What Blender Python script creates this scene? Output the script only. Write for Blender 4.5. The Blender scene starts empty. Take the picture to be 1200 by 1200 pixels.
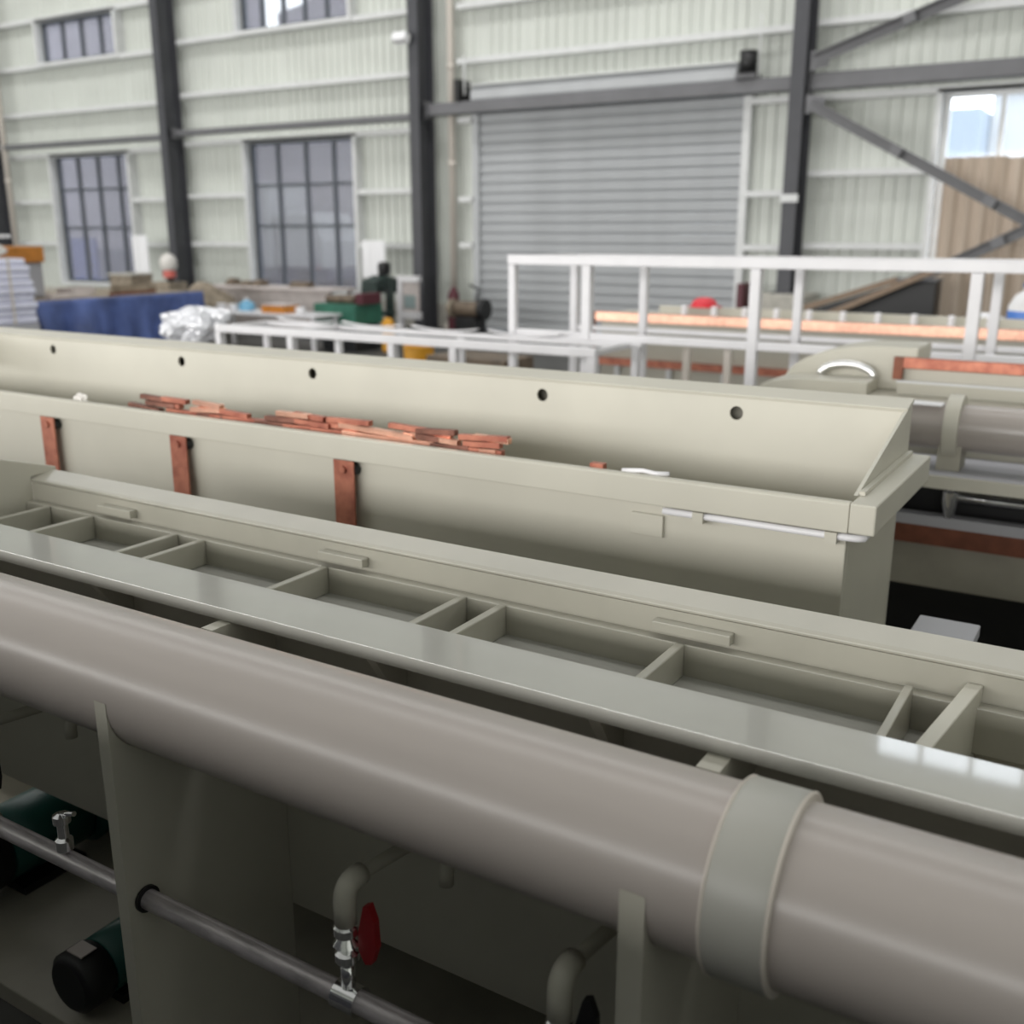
import bpy, bmesh, math, random
from mathutils import Vector, Matrix
random.seed(7)
S = bpy.context.scene
C = S.collection
R = math.radians

# ------------------------------------------------------------------ camera, sky, lights, exposure
cd = bpy.data.cameras.new('camera'); cam = bpy.data.objects.new('camera', cd); C.objects.link(cam)
cd.sensor_width = 36.0; cd.lens = 36.0 * 1202 / 1200
cd.clip_start = 0.02; cd.clip_end = 300
cam.location = (0, 0, 1.75)
cam.rotation_euler = (R(90 - 15.3), 0, R(31.6))
cd.dof.use_dof = True; cd.dof.focus_distance = 1.9; cd.dof.aperture_fstop = 3.0
S.camera = cam
S.view_settings.view_transform = 'Standard'; S.view_settings.look = 'None'
S.view_settings.gamma = 1.0; S.view_settings.use_curve_mapping = False
S.view_settings.exposure = 0.27

W = bpy.data.worlds.new('sky'); S.world = W; W.use_nodes = True
bgn = W.node_tree.nodes['Background']
bgn.inputs[0].default_value = (0.86, 0.93, 1.0, 1); bgn.inputs[1].default_value = 5.0

def area(name, loc, sx, sy, power, col=(1, 1, 1), rot=(0, 0, 0)):
    l = bpy.data.lights.new(name, 'AREA'); l.shape = 'RECTANGLE'; l.size = sx; l.size_y = sy
    l.energy = power; l.color = col
    o = bpy.data.objects.new(name, l); C.objects.link(o); o.location = loc; o.rotation_euler = rot
    return o
# daylight: long roof skylights, and an unseen strip light added behind the camera
SKYLIGHTS = [(-10, 11.5, 36, 1.6, 900), (-10, 4.5, 36, 1.6, 430)]
for i, (x, y, sx, sy, p) in enumerate(SKYLIGHTS):
    area('skylight_daylight', (x, y, 10.92), sx, sy, p, (1.0, 0.99, 0.98))
STRIP = (-30, 4, 1.7, 4.3)
area('added_strip_light', ((STRIP[0]+STRIP[1])/2, -8.9, (STRIP[2]+STRIP[3])/2), STRIP[1]-STRIP[0], STRIP[3]-STRIP[2], 2900, (1.0, 0.985, 0.965), (R(90), 0, 0))

# ------------------------------------------------------------------ materials
def mat(name, col, rough=0.5, metal=0.0, var=0.0, scale=8.0, bump=0.0, bscale=60.0, spec=0.5, stretch=None, col2=None, coat=0.0):
    m = bpy.data.materials.new(name); m.use_nodes = True
    nt = m.node_tree; b = nt.nodes['Principled BSDF']
    b.inputs['Base Color'].default_value = (*col, 1); b.inputs['Roughness'].default_value = rough
    b.inputs['Metallic'].default_value = metal; b.inputs['Specular IOR Level'].default_value = spec
    if coat: b.inputs['Coat Weight'].default_value = coat; b.inputs['Coat Roughness'].default_value = 0.08
    if var or col2 or bump:
        tc = nt.nodes.new('ShaderNodeTexCoord'); mp = nt.nodes.new('ShaderNodeMapping')
        nt.links.new(tc.outputs['Object'], mp.inputs['Vector'])
        if stretch: mp.inputs['Scale'].default_value = stretch
    if var or col2:
        n = nt.nodes.new('ShaderNodeTexNoise'); n.inputs['Scale'].default_value = scale; n.inputs['Detail'].default_value = 6
        nt.links.new(mp.outputs[0], n.inputs['Vector'])
        r = nt.nodes.new('ShaderNodeValToRGB')
        c2 = col2 if col2 else tuple(min(1, c * (1 + var)) for c in col)
        c1 = col if col2 else tuple(c * (1 - var) for c in col)
        r.color_ramp.elements[0].position = 0.35; r.color_ramp.elements[1].position = 0.68
        r.color_ramp.elements[0].color = (*c1, 1); r.color_ramp.elements[1].color = (*c2, 1)
        nt.links.new(n.outputs['Fac'], r.inputs[0]); nt.links.new(r.outputs[0], b.inputs['Base Color'])
    if bump:
        n2 = nt.nodes.new('ShaderNodeTexNoise'); n2.inputs['Scale'].default_value = bscale; n2.inputs['Detail'].default_value = 4
        nt.links.new(mp.outputs[0], n2.inputs['Vector'])
        bp = nt.nodes.new('ShaderNodeBump'); bp.inputs['Strength'].default_value = bump; bp.inputs['Distance'].default_value = 0.01
        nt.links.new(n2.outputs['Fac'], bp.inputs['Height']); nt.links.new(bp.outputs[0], b.inputs['Normal'])
    return m

M = {}
M['pp'] = mat('beige_grey_plastic', (0.53, 0.51, 0.435), 0.42, var=0.04, scale=3)
M['pp_bench'] = mat('grey_plastic_plate', (0.43, 0.425, 0.39), 0.045, var=0.04, scale=4)
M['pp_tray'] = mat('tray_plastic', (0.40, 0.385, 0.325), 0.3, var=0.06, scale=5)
M['pp_pipe'] = mat('pipe_plastic', (0.39, 0.352, 0.325), 0.30, var=0.06, scale=2.5, stretch=(0.4, 3, 3))
M['pp_coupling'] = mat('coupling_plastic', (0.365, 0.36, 0.325), 0.4, var=0.05, scale=4)
M['pp_dark'] = mat('dark_beige_plastic', (0.36, 0.34, 0.28), 0.55, var=0.1, scale=5)
M['clad'] = mat('painted_cladding', (0.62, 0.645, 0.60), 0.45, var=0.04, scale=1.2)
M['girt'] = mat('galvanised_girt', (0.70, 0.71, 0.71), 0.4, var=0.05, scale=5)
M['column'] = mat('grey_column_paint', (0.062, 0.063, 0.072), 0.5, var=0.08, scale=3)
M['tie'] = mat('grey_beam_paint', (0.15, 0.15, 0.16), 0.45, var=0.08, scale=3)
M['shutter'] = mat('shutter_metal', (0.475, 0.49, 0.505), 0.45, metal=0.0, var=0.05, scale=2)
M['frame_dark'] = mat('dark_window_frame', (0.07, 0.08, 0.095), 0.4)
M['white'] = mat('white_paint', (0.80, 0.79, 0.81), 0.35, var=0.03, scale=6)
M['cream'] = mat('cream_pipe', (0.62, 0.57, 0.51), 0.4)
M['concrete'] = mat('concrete_floor', (0.075, 0.074, 0.07), 0.6, var=0.2, scale=2)
M['conc_block'] = mat('concrete_block', (0.50, 0.48, 0.43), 0.8, var=0.12, scale=12)
M['roof'] = mat('roof_sheet', (0.42, 0.43, 0.42), 0.6)
M['skyl'] = mat('skylight_sheet', (0.8, 0.82, 0.82), 0.5)
M['copper'] = mat('bright_copper', (0.88, 0.50, 0.37), 0.3, metal=1.0, var=0.12, scale=25)
M['copper_old'] = mat('tarnished_copper', (0.52, 0.21, 0.14), 0.42, metal=0.75, col2=(0.33, 0.115, 0.08), scale=22)
M['copper_dark'] = mat('dark_copper', (0.20, 0.09, 0.065), 0.5, metal=0.7, var=0.3, scale=25)
M['copper_brown'] = mat('brown_bus_bar', (0.20, 0.07, 0.04), 0.5, metal=0.4, var=0.2, scale=15)
M['steel'] = mat('bare_steel_tube', (0.66, 0.61, 0.63), 0.30, metal=0.35, col2=(0.40, 0.37, 0.38), scale=14, stretch=(1, 4, 4))
M['chrome'] = mat('chrome', (0.85, 0.85, 0.86), 0.12, metal=1.0)
M['black'] = mat('black_plastic', (0.012, 0.012, 0.013), 0.45)
M['red'] = mat('red_paint', (0.30, 0.012, 0.016), 0.4)
M['redpink'] = mat('faded_red', (0.70, 0.17, 0.14), 0.5)
M['redcloth'] = mat('bright_red', (0.75, 0.04, 0.06), 0.5)
M['teal'] = mat('teal_paint', (0.01, 0.085, 0.072), 0.4)
M['green'] = mat('green_machine_paint', (0.03, 0.15, 0.10), 0.5, var=0.15, scale=9)
M['dkgreen'] = mat('dark_green_paint', (0.018, 0.035, 0.03), 0.5, var=0.3, scale=9)
M['tarp'] = mat('blue_tarpaulin', (0.075, 0.115, 0.30), 0.5, var=0.35, scale=3, bump=0.5, bscale=6)
M['whitewrap'] = mat('white_wrap', (0.72, 0.73, 0.86), 0.5, var=0.04, scale=9, bump=0.3, bscale=15)
M['creambag'] = mat('cream_bag', (0.75, 0.72, 0.68), 0.6, bump=0.3, bscale=12)
M['orange'] = mat('orange_board', (0.60, 0.23, 0.035), 0.5, var=0.15, scale=8)
M['greycab'] = mat('grey_cabinet', (0.42, 0.42, 0.45), 0.5)
M['brownmach'] = mat('brown_machine', (0.16, 0.12, 0.085), 0.6, var=0.3, scale=8)
M['brown'] = mat('dusty_brown', (0.30, 0.25, 0.19), 0.8, var=0.25, scale=8)
M['pink'] = mat('pale_board', (0.62, 0.56, 0.54), 0.7, var=0.08, scale=6)
M['tan'] = mat('tan_sheet', (0.47, 0.38, 0.30), 0.7, col2=(0.62, 0.52, 0.43), scale=2.2, stretch=(4, 1, 0.15))
M['wood'] = mat('weathered_timber', (0.30, 0.22, 0.16), 0.8, var=0.2, scale=7, stretch=(1, 8, 8))
M['paper'] = mat('white_paper', (0.88, 0.88, 0.90), 0.6)
M['yellow'] = mat('yellow_plastic', (0.75, 0.36, 0.03), 0.4)
M['bluepl'] = mat('light_blue_plastic', (0.20, 0.48, 0.70), 0.4)
M['blueprint'] = mat('blue_label', (0.08, 0.22, 0.65), 0.4)
M['screen'] = mat('grey_screen', (0.30, 0.38, 0.38), 0.3)
M['bld_mauve'] = mat('neighbour_wall', (0.24, 0.225, 0.265), 0.7, var=0.08, scale=0.6)
M['bld_dark'] = mat('neighbour_dark', (0.07, 0.075, 0.12), 0.7)
M['bld_blue'] = mat('blue_hoarding', (0.10, 0.13, 0.36), 0.6)
M['bld_white'] = mat('pale_building', (0.42, 0.43, 0.44), 0.6)
M['bld_pale'] = mat('pale_blue_roof', (0.27, 0.32, 0.38), 0.6)
M['asphalt'] = mat('yard_concrete', (0.2, 0.2, 0.21), 0.8)
M['maroon'] = mat('maroon_paint', (0.10, 0.02, 0.03), 0.5)

def glass(name, fac_t, col=(0.6, 0.62, 0.68), spread=0.12):
    m = bpy.data.materials.new(name); m.use_nodes = True; nt = m.node_tree; nt.nodes.clear()
    o = nt.nodes.new('ShaderNodeOutputMaterial'); t = nt.nodes.new('ShaderNodeBsdfTransparent')
    d = nt.nodes.new('ShaderNodeBsdfDiffuse'); d.inputs[0].default_value = (*col, 1)
    g = nt.nodes.new('ShaderNodeBsdfGlossy'); g.inputs['Roughness'].default_value = 0.05; g.inputs[0].default_value = (.9, .92, .95, 1)
    m1 = nt.nodes.new('ShaderNodeMixShader'); m1.inputs[0].default_value = fac_t
    nt.links.new(d.outputs[0], m1.inputs[1]); nt.links.new(t.outputs[0], m1.inputs[2])
    m2 = nt.nodes.new('ShaderNodeMixShader'); m2.inputs[0].default_value = spread
    nt.links.new(m1.outputs[0], m2.inputs[1]); nt.links.new(g.outputs[0], m2.inputs[2]); nt.links.new(m2.outputs[0], o.inputs[0])
    return m
M['glass_dusty'] = glass('dusty_window_glass', 0.5, (.30, .30, .34), 0.06)
M['glass_mid'] = glass('hazy_window_glass', 0.5, (.3, .3, .34), 0.08)
M['glass_clear'] = glass('clear_window_glass', 0.95, spread=0.04)
def film():
    m = bpy.data.materials.new('crinkled_clear_film'); m.use_nodes = True; nt = m.node_tree; nt.nodes.clear()
    o = nt.nodes.new('ShaderNodeOutputMaterial'); d = nt.nodes.new('ShaderNodeBsdfDiffuse'); d.inputs[0].default_value = (.8, .81, .86, 1)
    g = nt.nodes.new('ShaderNodeBsdfGlossy'); g.inputs['Roughness'].default_value = 0.12
    m2 = nt.nodes.new('ShaderNodeMixShader'); m2.inputs[0].default_value = 0.3
    nt.links.new(d.outputs[0], m2.inputs[1]); nt.links.new(g.outputs[0], m2.inputs[2]); nt.links.new(m2.outputs[0], o.inputs[0])
    return m
M['film'] = film()

# ------------------------------------------------------------------ mesh helpers
def bx(bm, x0, x1, y0, y1, z0, z1):
    v = [bm.verts.new(p) for p in ((x0,y0,z0),(x1,y0,z0),(x1,y1,z0),(x0,y1,z0),(x0,y0,z1),(x1,y0,z1),(x1,y1,z1),(x0,y1,z1))]
    for f in ((0,3,2,1),(4,5,6,7),(0,1,5,4),(1,2,6,5),(2,3,7,6),(3,0,4,7)):
        bm.faces.new([v[i] for i in f])
def B(*a):
    bm = bmesh.new(); bx(bm, *a); return bm
def poly_x(prof, x0, x1, bm=None):            # profile in (y, z) extruded along x
    bm = bm or bmesh.new()
    a = [bm.verts.new((x0, y, z)) for y, z in prof]; b = [bm.verts.new((x1, y, z)) for y, z in prof]
    n = len(prof)
    bm.faces.new(a[::-1]); bm.faces.new(b)
    for i in range(n): bm.faces.new((a[i], a[(i+1) % n], b[(i+1) % n], b[i]))
    bmesh.ops.recalc_face_normals(bm, faces=bm.faces); return bm
def poly_z(prof, z0, z1, bm=None):            # profile in (x, y) extruded along z
    bm = bm or bmesh.new()
    a = [bm.verts.new((x, y, z0)) for x, y in prof]; b = [bm.verts.new((x, y, z1)) for x, y in prof]
    n = len(prof)
    bm.faces.new(a[::-1]); bm.faces.new(b)
    for i in range(n): bm.faces.new((a[i], a[(i+1) % n], b[(i+1) % n], b[i]))
    bmesh.ops.recalc_face_normals(bm, faces=bm.faces); return bm
def poly_y(prof, y0, y1, bm=None):            # profile in (x, z) extruded along y
    bm = bm or bmesh.new()
    a = [bm.verts.new((x, y0, z)) for x, z in prof]; b = [bm.verts.new((x, y1, z)) for x, z in prof]
    n = len(prof)
    bm.faces.new(a[::-1]); bm.faces.new(b)
    for i in range(n): bm.faces.new((a[i], a[(i+1) % n], b[(i+1) % n], b[i]))
    bmesh.ops.recalc_face_normals(bm, faces=bm.faces); return bm
def tube(pts, rad, seg=20, bm=None, caps=True):  # swept round section along a polyline, rad a number or a list
    bm = bm or bmesh.new(); pts = [Vector(p) for p in pts]; n = len(pts)
    rr = rad if isinstance(rad, (list, tuple)) else [rad] * n
    rings = []; ref = None
    for i, p in enumerate(pts):
        a = pts[max(i-1, 0)]; b = pts[min(i+1, n-1)]
        if (b-a).length < 1e-7: b = pts[min(i+2, n-1)]
        d = (b-a).normalized()
        if ref is None: ref = Vector((0,0,1)) if abs(d.z) < 0.9 else Vector((1,0,0))
        u = ref - d*ref.dot(d)
        if u.length < 1e-4: u = d.orthogonal()
        u.normalize(); ref = u; w = d.cross(u)
        rings.append([bm.verts.new(p + (u*math.cos(2*math.pi*k/seg) + w*math.sin(2*math.pi*k/seg))*rr[i]) for k in range(seg)])
    for i in range(n-1):
        for k in range(seg): 
            f = bm.faces.new((rings[i][k], rings[i][(k+1) % seg], rings[i+1][(k+1) % seg], rings[i+1][k])); f.smooth = True
    if caps: bm.faces.new(rings[0][::-1]); bm.faces.new(rings[-1])
    return bm
def bend(a, b, c, n=6, t=0.4):                # rounded corner points a-b-c
    a, b, c = Vector(a), Vector(b), Vector(c); p = b.lerp(a, t); q = b.lerp(c, t)
    return [a] + [p.lerp(b, k/n).lerp(b.lerp(q, k/n), k/n) for k in range(n+1)] + [c]
def lathe_x(prof, cy, cz, seg=48, bm=None):    # profile (x, r) around an x axis
    bm = bm or bmesh.new(); rings = []
    for x, r in prof:
        rings.append([bm.verts.new((x, cy + r*math.cos(2*math.pi*k/seg), cz + r*math.sin(2*math.pi*k/seg))) for k in range(seg)])
    for i in range(len(prof)-1):
        for k in range(seg):
            f = bm.faces.new((rings[i][k], rings[i][(k+1) % seg], rings[i+1][(k+1) % seg], rings[i+1][k])); f.smooth = True
    bm.faces.new(rings[0]); bm.faces.new(rings[-1][::-1])
    bmesh.ops.recalc_face_normals(bm, faces=bm.faces); return bm
def lathe_z(prof, cx, cy, seg=24, bm=None):    # profile (r, z) around a z axis
    bm = bm or bmesh.new(); rings = []
    for r, z in prof:
        rings.append([bm.verts.new((cx + r*math.cos(2*math.pi*k/seg), cy + r*math.sin(2*math.pi*k/seg), z)) for k in range(seg)])
    for i in range(len(prof)-1):
        for k in range(seg):
            f = bm.faces.new((rings[i][k], rings[i][(k+1) % seg], rings[i+1][(k+1) % seg], rings[i+1][k])); f.smooth = True
    bm.faces.new(rings[0][::-1]); bm.faces.new(rings[-1])
    bmesh.ops.recalc_face_normals(bm, faces=bm.faces); return bm
def crumple(cx, cy, cz, sx, sy, sz, amp, sub=4, seed=0, flat=None):
    bm = bmesh.new(); bmesh.ops.create_icosphere(bm, subdivisions=sub, radius=1)
    rnd = random.Random(seed)
    dirs = [(Vector((rnd.gauss(0,1), rnd.gauss(0,1), rnd.gauss(0,1))).normalized(), rnd.uniform(3, 11), rnd.uniform(0, 6)) for _ in range(9)]
    for v in bm.verts:
        d = v.co.normalized(); s = sum(math.sin(f*d.dot(q)+p) for q, f, p in dirs)/3
        r = 1 + amp*s + rnd.uniform(-amp, amp)*0.25
        v.co = Vector((cx + d.x*r*sx, cy + d.y*r*sy, cz + d.z*r*sz))
        if flat is not None and v.co.z < flat: v.co.z = flat
    return bm

def obj(name, bm, m, parent=None, bevel=0.0, smooth=False):
    me = bpy.data.meshes.new(name)
    if smooth:
        for f in bm.faces: f.smooth = True
    for e in bm.edges:      # keep rims and corners crisp on smooth-shaded parts
        if len(e.link_faces) == 2 and e.calc_face_angle(0) > 0.6: e.smooth = False
    bm.to_mesh(me); bm.free(); me.materials.append(M[m])
    o = bpy.data.objects.new(name, me); C.objects.link(o)
    if bevel:
        b = o.modifiers.new('bevel', 'BEVEL'); b.width = bevel; b.segments = 2; b.limit_method = 'ANGLE'; b.angle_limit = R(50)
    if parent: attach(o, parent)
    return o
def root_of(o):
    return Vector(o.location)      # children are attached with their parent's offset cancelled, so local = world
def attach(o, parent):
    o.parent = parent
    o.matrix_parent_inverse = Matrix.Translation(-root_of(parent))
def tag(o, label, cat, group=None, kind=None):
    o['label'] = label; o['category'] = cat
    if group: o['group'] = group
    if kind: o['kind'] = kind
    return o
def thing(name, label, cat, loc=(0, 0, 0), group=None):
    o = bpy.data.objects.new(name, None); C.objects.link(o); o.location = loc; o.empty_display_size = 0.1
    return tag(o, label, cat, group)
def struct(o, label=None, cat=None):
    o['kind'] = 'structure'
    if label: o['label'] = label
    if cat: o['category'] = cat
    return o
def sroot(name, label, cat, loc):
    o = bpy.data.objects.new(name, None); C.objects.link(o); o.location = loc
    return struct(o, label, cat)
def shared(name, me, loc, parent=None, rot=None):
    o = bpy.data.objects.new(name, me); C.objects.link(o)
    if parent: attach(o, parent)
    o.location = loc
    if rot: o.rotation_euler = rot
    return o
def mesh_of(bm, m):
    me = bpy.data.meshes.new('piece'); bm.to_mesh(me); bm.free(); me.materials.append(M[m]); return me

# ------------------------------------------------------------------ the hall
YW = 16.0; X0, X1 = -31.0, 8.0; ZT = 11.0
struct(obj('floor', B(X0, X1, -9, YW+0.3, -0.2, 0), 'concrete'), 'dusty grey concrete floor of the workshop hall', 'floor')
roof = struct(obj('ceiling', B(X0, X1, -9, YW+0.3, 11.0, 11.15), 'roof'), 'grey sheet metal roof over the workshop hall', 'ceiling')
for (x, y, sx, sy, p) in SKYLIGHTS:
    obj('skylight_panel', B(x-sx/2, x+sx/2, y-sy/2, y+sy/2, 10.94, 10.998), 'skyl', roof)
struct(obj('wall_left', B(X0-0.2, X0, -9, YW+0.3, 0, ZT), 'clad'), 'pale cladding wall at the far left end of the hall', 'wall')
struct(obj('wall_right', B(X1, X1+0.2, -9, YW+0.3, 0, ZT), 'clad'), 'pale cladding wall at the right end of the hall', 'wall')
struct(obj('wall_front', B(X0, X1, -9.2, -9, 0, ZT), 'clad'), 'pale cladding wall behind the camera', 'wall')

sw = sroot('added_strip_window', 'unseen strip window added behind the camera to supply front light', 'window', (-18, -9, STRIP[2]))  # frame and panes added around the strip light, out of view
for k in range(18):
    x = STRIP[0] + 2.0*k; obj('mullion', B(x-0.03, x+0.03, -8.999, -8.95, STRIP[2], STRIP[3]), 'frame_dark', sw)
for k in range(17):
    x = STRIP[0] + 2.0*k; obj('pane', B(x+0.035, x+1.965, -8.999, -8.985, STRIP[2], STRIP[3]), 'skyl', sw)
# openings in the back wall: (x0, x1, z0, z1)
OPEN = dict(win1=(-22.3, -19.63, 0.60, 3.42), win2=(-16.03, -13.22, 0.62, 3.47), win3=(-22.3, -19.66, 5.42, 6.28),
            win4=(-16.03, -13.22, 5.52, 6.40), win5=(-2.84, 0.05, 0.55, 3.57), win6=(-2.92, 0.05, 7.9, 8.68), shut=(-10.5, -5.60, 0.0, 3.72))
wb = struct(obj('wall_back', poly_y([(X0, 0), (-10.62, 0), (-10.62, 0.45), (X0, 0.45)], YW-0.05, YW+0.2), 'conc_block'),
            'pale grey green ribbed cladding wall with girts, windows and a shutter', 'wall')
obj('plinth', poly_y([(-5.48, 0), (X1, 0), (X1, 0.45), (-5.48, 0.45)], YW-0.05, YW+0.2), 'conc_block', wb)
def sheet(x0, x1, z0, z1):
    pitch = 0.18; prof = [(x0, YW)]
    k = math.ceil((x0+0.06)/pitch)
    while k*pitch < x1-0.06:
        c = k*pitch
        prof += [(c-0.035, YW), (c-0.018, YW-0.028), (c+0.018, YW-0.028), (c+0.035, YW)]; k += 1
    prof.append((x1, YW))
    bm = bmesh.new()
    a = [bm.verts.new((x, y, z0)) for x, y in prof]; b = [bm.verts.new((x, y, z1)) for x, y in prof]
    c = [bm.verts.new((x, YW+0.06, z)) for x, z in ((x0, z0), (x1, z0), (x1, z1), (x0, z1))]
    for i in range(len(prof)-1): bm.faces.new((a[i], a[i+1], b[i+1], b[i]))
    bm.faces.new(c[::-1]); bm.faces.new((a[0], b[0], c[3], c[0])); bm.faces.new((b[-1], a[-1], c[1], c[2]))
    bm.faces.new([b[i] for i in range(len(b))] + [c[2], c[3]]); bm.faces.new([a[i] for i in range(len(a)-1, -1, -1)] + [c[0], c[1]])
    obj('cladding_sheet', bm, 'clad', wb)
brk = sorted({X0, X1} | {o[0] for o in OPEN.values()} | {o[1] for o in OPEN.values()})
cols = []
for a, b in zip(brk[:-1], brk[1:]):
    if b - a < 0.05: cols.append((a, b)); continue
    n = max(1, round((b-a)/0.95)); cols += [(a+(b-a)*i/n, a+(b-a)*(i+1)/n) for i in range(n)]
for a, b in cols:
    mid = (a+b)/2; z = 0.45
    for o in sorted([o for o in OPEN.values() if o[0] < mid < o[1]], key=lambda o: o[2]):
        if o[2] > z + 0.01: sheet(a+0.002, b-0.002, z, o[2])
        z = max(z, o[3])
    sheet(a+0.002, b-0.002, z, ZT)
COLX = [-24.25, -17.92, -11.46, -4.73, 1.9]
GIRTS = [([1.47, 2.42, 3.45, 4.37, 5.37, 6.33, 7.3, 8.3], -24.12, -18.04), ([1.49, 2.47, 3.51, 4.46, 5.48, 6.45, 7.3, 8.3], -17.80, -11.58),
         ([1.51, 2.30, 3.62, 4.58, 5.45, 6.4, 7.3, 8.3], -10.84, -4.85), ([1.54, 2.57, 3.61, 4.61, 5.5, 6.4, 7.3, 8.3], -4.61, 1.77)]
for zs, a, b in GIRTS:
    for z in zs:
        segs = [(a, b)]
        for o in OPEN.values():
            if o[2]+0.02 < z < o[3]-0.02 or (o is OPEN['shut'] and z < 3.7):
                ns = []
                for s, t in segs:
                    if o[1] <= s or o[0] >= t: ns.append((s, t)); continue
                    if o[0]-0.06 > s: ns.append((s, o[0]-0.06))
                    if o[1]+0.06 < t: ns.append((o[1]+0.06, t))
                segs = ns
        for s, t in segs:      # C-section girt: web, two flanges
            bm = B(s, t, YW-0.20, YW-0.195, z-0.045, z+0.045); bx(bm, s, t, YW-0.195, YW-0.03, z+0.04, z+0.045); bx(bm, s, t, YW-0.195, YW-0.03, z-0.045, z-0.04)
            obj('girt', bm, 'girt', wb)

# columns: H sections, deep web
def column(x, label, base=0.0):
    t = thing('steel_column', label, 'column', (x, 15.6, 0), 'steel columns along the back wall')
    bm = bmesh.new(); yf, yb, w = 15.37, 15.82, 0.105
    prof = [(x-w, yf), (x+w, yf), (x+w, yf+0.02), (x+0.012, yf+0.02), (x+0.012, yb-0.02), (x+w, yb-0.02), (x+w, yb), (x-w, yb), (x-w, yb-0.02), (x-0.012, yb-0.02), (x-0.012, yf+0.02), (x-w, yf+0.02)]
    obj('shaft', poly_z(prof, base+0.02, 10.99, bm), 'column', t)
    obj('base_plate', B(x-0.17, x+0.17, 15.32, 15.86, base, base+0.02), 'column', t)
    return t
column(COLX[0], 'dark steel column at the left edge beside a pale downpipe')
column(COLX[1], 'dark steel column between the two tall dark-framed windows')
column(COLX[2], 'dark steel column between the tall window and the roller shutter')
c4 = column(COLX[3], 'grey steel column on a concrete plinth right of the roller shutter', 0.86)
column(COLX[4], 'grey steel column beyond the bright window on the right')
tag(obj('concrete_plinth', B(-5.06, -4.34, 15.1, 15.9, 0, 0.86), 'conc_block', bevel=0.02), 'pale concrete plinth under the column right of the shutter', 'plinth')
obj('white_clip', B(-4.86, -4.60, 15.345, 15.369, 2.16, 2.27), 'girt', c4)
fl = thing('floodlight', 'small white floodlight fixed high on the column beside the shutter', 'lamp', (-11.62, 15.3, 4.95))
obj('housing', poly_x([(15.1, 4.90), (15.24, 4.84), (15.30, 4.97), (15.16, 5.03)], -11.72, -11.44), 'paper', fl, bevel=0.01)
obj('bracket', B(-11.6, -11.45, 15.27, 15.369, 4.97, 5.01), 'column', fl)

# downpipes
def downpipe(x, y, z0, label):
    t = thing('downpipe', label, 'pipe', (x, y, z0))
    obj('pipe', tube([(x, y, z0), (x, y, 10.98)], 0.062, 20), 'cream', t)
    for z in (2.9, 4.5, 6.4): obj('pipe_collar', tube([(x, y, z-0.05), (x, y, z+0.05)], 0.072, 20), 'cream', t)
    obj('pipe_shoe', tube(bend((x, y, z0+0.35), (x, y, z0+0.0), (x, y-0.25, z0-0.0)), 0.066, 16), 'cream', t)
downpipe(-10.96, 15.79, 0.08, 'cream downpipe beside the column left of the roller shutter')
downpipe(-23.72, 15.60, 0.08, 'cream downpipe beside the column at the left edge')

# tie beams and braces
def tie(x0, x1, z, h, label):
    t = thing('tie_beam', label, 'beam', (x0, 15.6, z))
    obj('beam', B(x0, x1, 15.55, 15.70, z-h/2, z+h/2), 'tie', t, bevel=0.02)
    obj('end_plate', B(x0-0.012, x0, 15.5, 15.75, z-h/2-0.05, z+h/2+0.05), 'tie', t); obj('end_plate', B(x1, x1+0.012, 15.5, 15.75, z-h/2-0.05, z+h/2+0.05), 'tie', t)
tie(-24.12, -18.05, 3.66, 0.11, 'thin grey tie beam above the leftmost tall window')
tie(-17.79, -11.58, 3.71, 0.11, 'thin grey tie beam above the tall window left of the shutter')
tie(-11.33, -4.86, 3.80, 0.20, 'thick grey tie beam across the top of the roller shutter')
tie(-4.60, 1.76, 3.80, 0.23, 'thick grey tie beam above the bright window')
def brace(a, b, label):
    t = thing('brace', label, 'brace', a); a = Vector(a); b = Vector(b); d = (b-a).normalized(); up = Vector((0, -1, 0)); s = d.cross(up)
    bm = bmesh.new()
    prof = [(-0.07, -0.055), (0.07, -0.055), (0.07, -0.04), (-0.055, -0.04), (-0.055, 0.055), (-0.07, 0.055)]
    va = [bm.verts.new(a + s*u + up*v) for u, v in prof]; vb = [bm.verts.new(b + s*u + up*v) for u, v in prof]
    bm.faces.new(va); bm.faces.new(vb[::-1])
    for i in range(6): bm.faces.new((va[i], vb[i], vb[(i+1) % 6], va[(i+1) % 6]))
    bmesh.ops.recalc_face_normals(bm, faces=bm.faces)
    obj('angle_bar', bm, 'tie', t)
    for k in range(1, 5):
        bm = bmesh.new(); bmesh.ops.create_cube(bm, size=1, matrix=Matrix.Translation(a.lerp(b, k/5) + up*0.03) @ d.to_track_quat('X', 'Z').to_matrix().to_4x4() @ Matrix.Diagonal((0.16, 0.09, 0.13, 1)))
        obj('spacer_plate', bm, 'tie', t)
    obj('gusset', poly_y([(a.x-0.06, a.z-0.13), (a.x+0.20, a.z-0.08), (a.x+0.20, a.z+0.08), (a.x-0.06, a.z+0.13)], a.y+0.06, a.y+0.075), 'tie', t)
brace((-4.52, 15.38, 4.06), (1.7, 15.38, 6.10), 'grey diagonal brace rising right from the column above the tie beam')
brace((-4.52, 15.30, 3.48), (1.7, 15.30, 0.10), 'grey diagonal brace falling right across the bright window')
brace((-4.20, 15.04, 0.42), (1.7, 15.04, 3.40), 'grey diagonal brace rising right past the tan corrugated sheet')

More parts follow.
